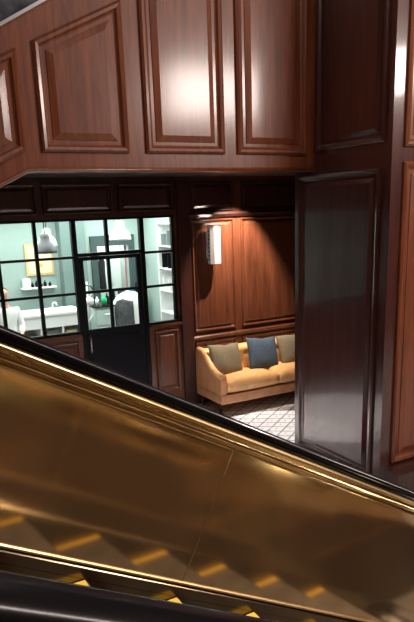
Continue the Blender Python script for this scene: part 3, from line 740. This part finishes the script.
# shelf unit on the right with books
bay(1.0)
su = thing('shelf_unit', 'tall white shelf unit against the right side wall of the shop', 'shelf', (3.9, 9.2, 0))
for y in (8.5, 9.95): obj('side_panel', bx(3.75, 4.04, y-0.015, y+0.015, 0, 2.72), WHITE, su)
obj('back_panel', bx(4.02, 4.04, 8.515, 9.935, 0, 2.72), WHITE, su)
for z in (0.1, 0.7, 1.1, 1.5, 1.9, 2.3, 2.70): obj('shelf', bx(3.75, 4.02, 8.515, 9.935, z, z+0.025), WHITE, su)
cols_ = [('white', WHITE), ('black', BLACKM), ('grey', MATS['grey_box']), ('cream', MATS['cream_box'])]
nm = {1.525: 'second', 1.925: 'third', 2.325: 'fourth'}
bi = 0
for zi, z in enumerate((1.525, 1.925, 2.325)):
    for j, y in enumerate((9.30, 9.44, 9.58, 9.80)):
        cn, m = cols_[(bi*3+j+zi) % 4]; bi += 1
        h = 0.2+0.03*((bi*7) % 3)
        bk = bmesh.new(); box(bk, 3.76, 3.99, y, y+0.022, z, z+h)
        tag(obj('book', bk, m), cn+' book, '+['nearest the window', 'second from the window', 'third from the window', 'furthest from the window'][j]+' on the '+['lowest', 'middle', 'top'][zi]+' filled shelf', 'book', 'books on the white shelf unit')
bay(1.085)
# white cone lamp on the inner wall
cn = thing('cone_lamp', 'white cone-shaped wall lamp on the pale mint wall by the shelf unit', 'wall lamp', (3.81, 11.2, 2.0))
obj('lamp_shade', lathe(BM(), [(0.02, -0.18), (0.05, -0.1), (0.085, 0.02), (0.09, 0.05)], (3.82, 11.1, 2.02), 20), WHITE, cn, smooth=True)
obj('bracket', bx(3.80, 3.84, 11.1, 11.2, 2.0, 2.03), WHITE, cn)

# ------------------------------------------------------------------ person at the left edge of the shop window
def skin(name, pts, edges, radii, m, parent=None, root=0, sub=2):
    me = bpy.data.meshes.new(name); off = wl(parent) if parent else Vector((0, 0, 0))
    me.from_pydata([at(p)-off for p in pts], edges, []); me.materials.append(m)
    o = bpy.data.objects.new(name, me); COL.objects.link(o)
    if parent: o.parent = parent
    sm = o.modifiers.new('skin', 'SKIN'); 
    if not me.skin_vertices: me.skin_vertices.new()
    for i, r in enumerate(radii):
        rr = r if isinstance(r, tuple) else (r, r)
        me.skin_vertices[0].data[i].radius = rr; me.skin_vertices[0].data[i].use_root = (i == root)
    sm.use_smooth_shade = True
    sd = o.modifiers.new('sub', 'SUBSURF'); sd.levels = sub; sd.render_levels = sub
    return o
bay(0.975)
px, py = 1.06, 10.0
per = thing('person', 'person in a white coat standing in the shop at the left edge', 'person', (px, py, 0))
P = [(px,py,0.92), (px,py,1.12), (px,py-.01,1.34), (px,py-.01,1.46), (px,py-.02,1.53), (px,py-.03,1.61), (px,py-.04,1.70), (px,py-.03,1.77)]
E = [(0,1),(1,2),(2,3),(3,4),(4,5),(5,6),(6,7)]; rad = [(.15,.11),(.13,.10),(.15,.10),(.08,.07),(.05,.05),(.065,.075),(.075,.085),(.05,.06)]
for s in (-1, 1):
    b = len(P)
    P += [(px+s*.09,py,.86),(px+s*.10,py-.01,.48),(px+s*.10,py+.02,.09),(px+s*.11,py-.12,.045)]
    E += [(0,b),(b,b+1),(b+1,b+2),(b+2,b+3)]; rad += [.085,.06,.042,.035]
    b = len(P)
    P += [(px+s*.18,py,1.40),(px+s*.23,py-.03,1.12),(px+s*.17,py-.22,1.02),(px+s*.15,py-.29,1.01)]
    E += [(2,b),(b,b+1),(b+1,b+2),(b+2,b+3)]; rad += [.055,.042,.032,.028]
    hb = b+3
    for f in range(5):
        a = -0.5+0.25*f; ln = (.05,.075,.08,.075,.06)[f]
        q = len(P); P += [(px+s*.15+a*.06, py-.29-ln*.6, 1.005), (px+s*.15+a*.07, py-.29-ln, .985)]
        E += [(hb,q),(q,q+1)]; rad += [.009,.008]
SKIN = mat('skin_tone', (0.62, 0.36, 0.27), 0.5)
body = skin('body', P, E, rad, SKIN, per)
C = [(px,py,0.50),(px,py,0.95),(px,py,1.14),(px,py-.01,1.34),(px,py-.01,1.45)]; CE = [(0,1),(1,2),(2,3),(3,4)]; CR = [(.22,.17),(.185,.145),(.16,.13),(.175,.13),(.10,.09)]
for s in (-1, 1):
    b = len(C); C += [(px+s*.18,py,1.40),(px+s*.23,py-.03,1.12),(px+s*.18,py-.19,1.03)]; CE += [(3,b),(b,b+1),(b+1,b+2)]; CR += [.07,.058,.046]
skin('coat', C, CE, CR, WHITE, per, 1)
hairp = [(px,py+.01,1.63),(px,py+.02,1.72),(px,py-.01,1.80)]
skin('hair', hairp, [(0,1),(1,2)], [(.075,.07),(.088,.085),(.06,.07)], mat('auburn_hair', (0.16, 0.03, 0.015), 0.6), per)
tr = []
for s in (-1, 1):
    skin('trouser_leg', [(px+s*.09,py,.90),(px+s*.10,py-.01,.48),(px+s*.10,py+.02,.07)], [(0,1),(1,2)], [.10,.08,.065], BLACKM, per)
    fc = lathe(BM(), [(0.001,-.009),(.008,-.004),(.009,0),(.008,.004),(.001,.009)], (px+s*.028, py-.125, 1.70), 10); obj('eye', fc, mat('eye_dark', (0.05,0.03,0.02), 0.2), per, smooth=True)
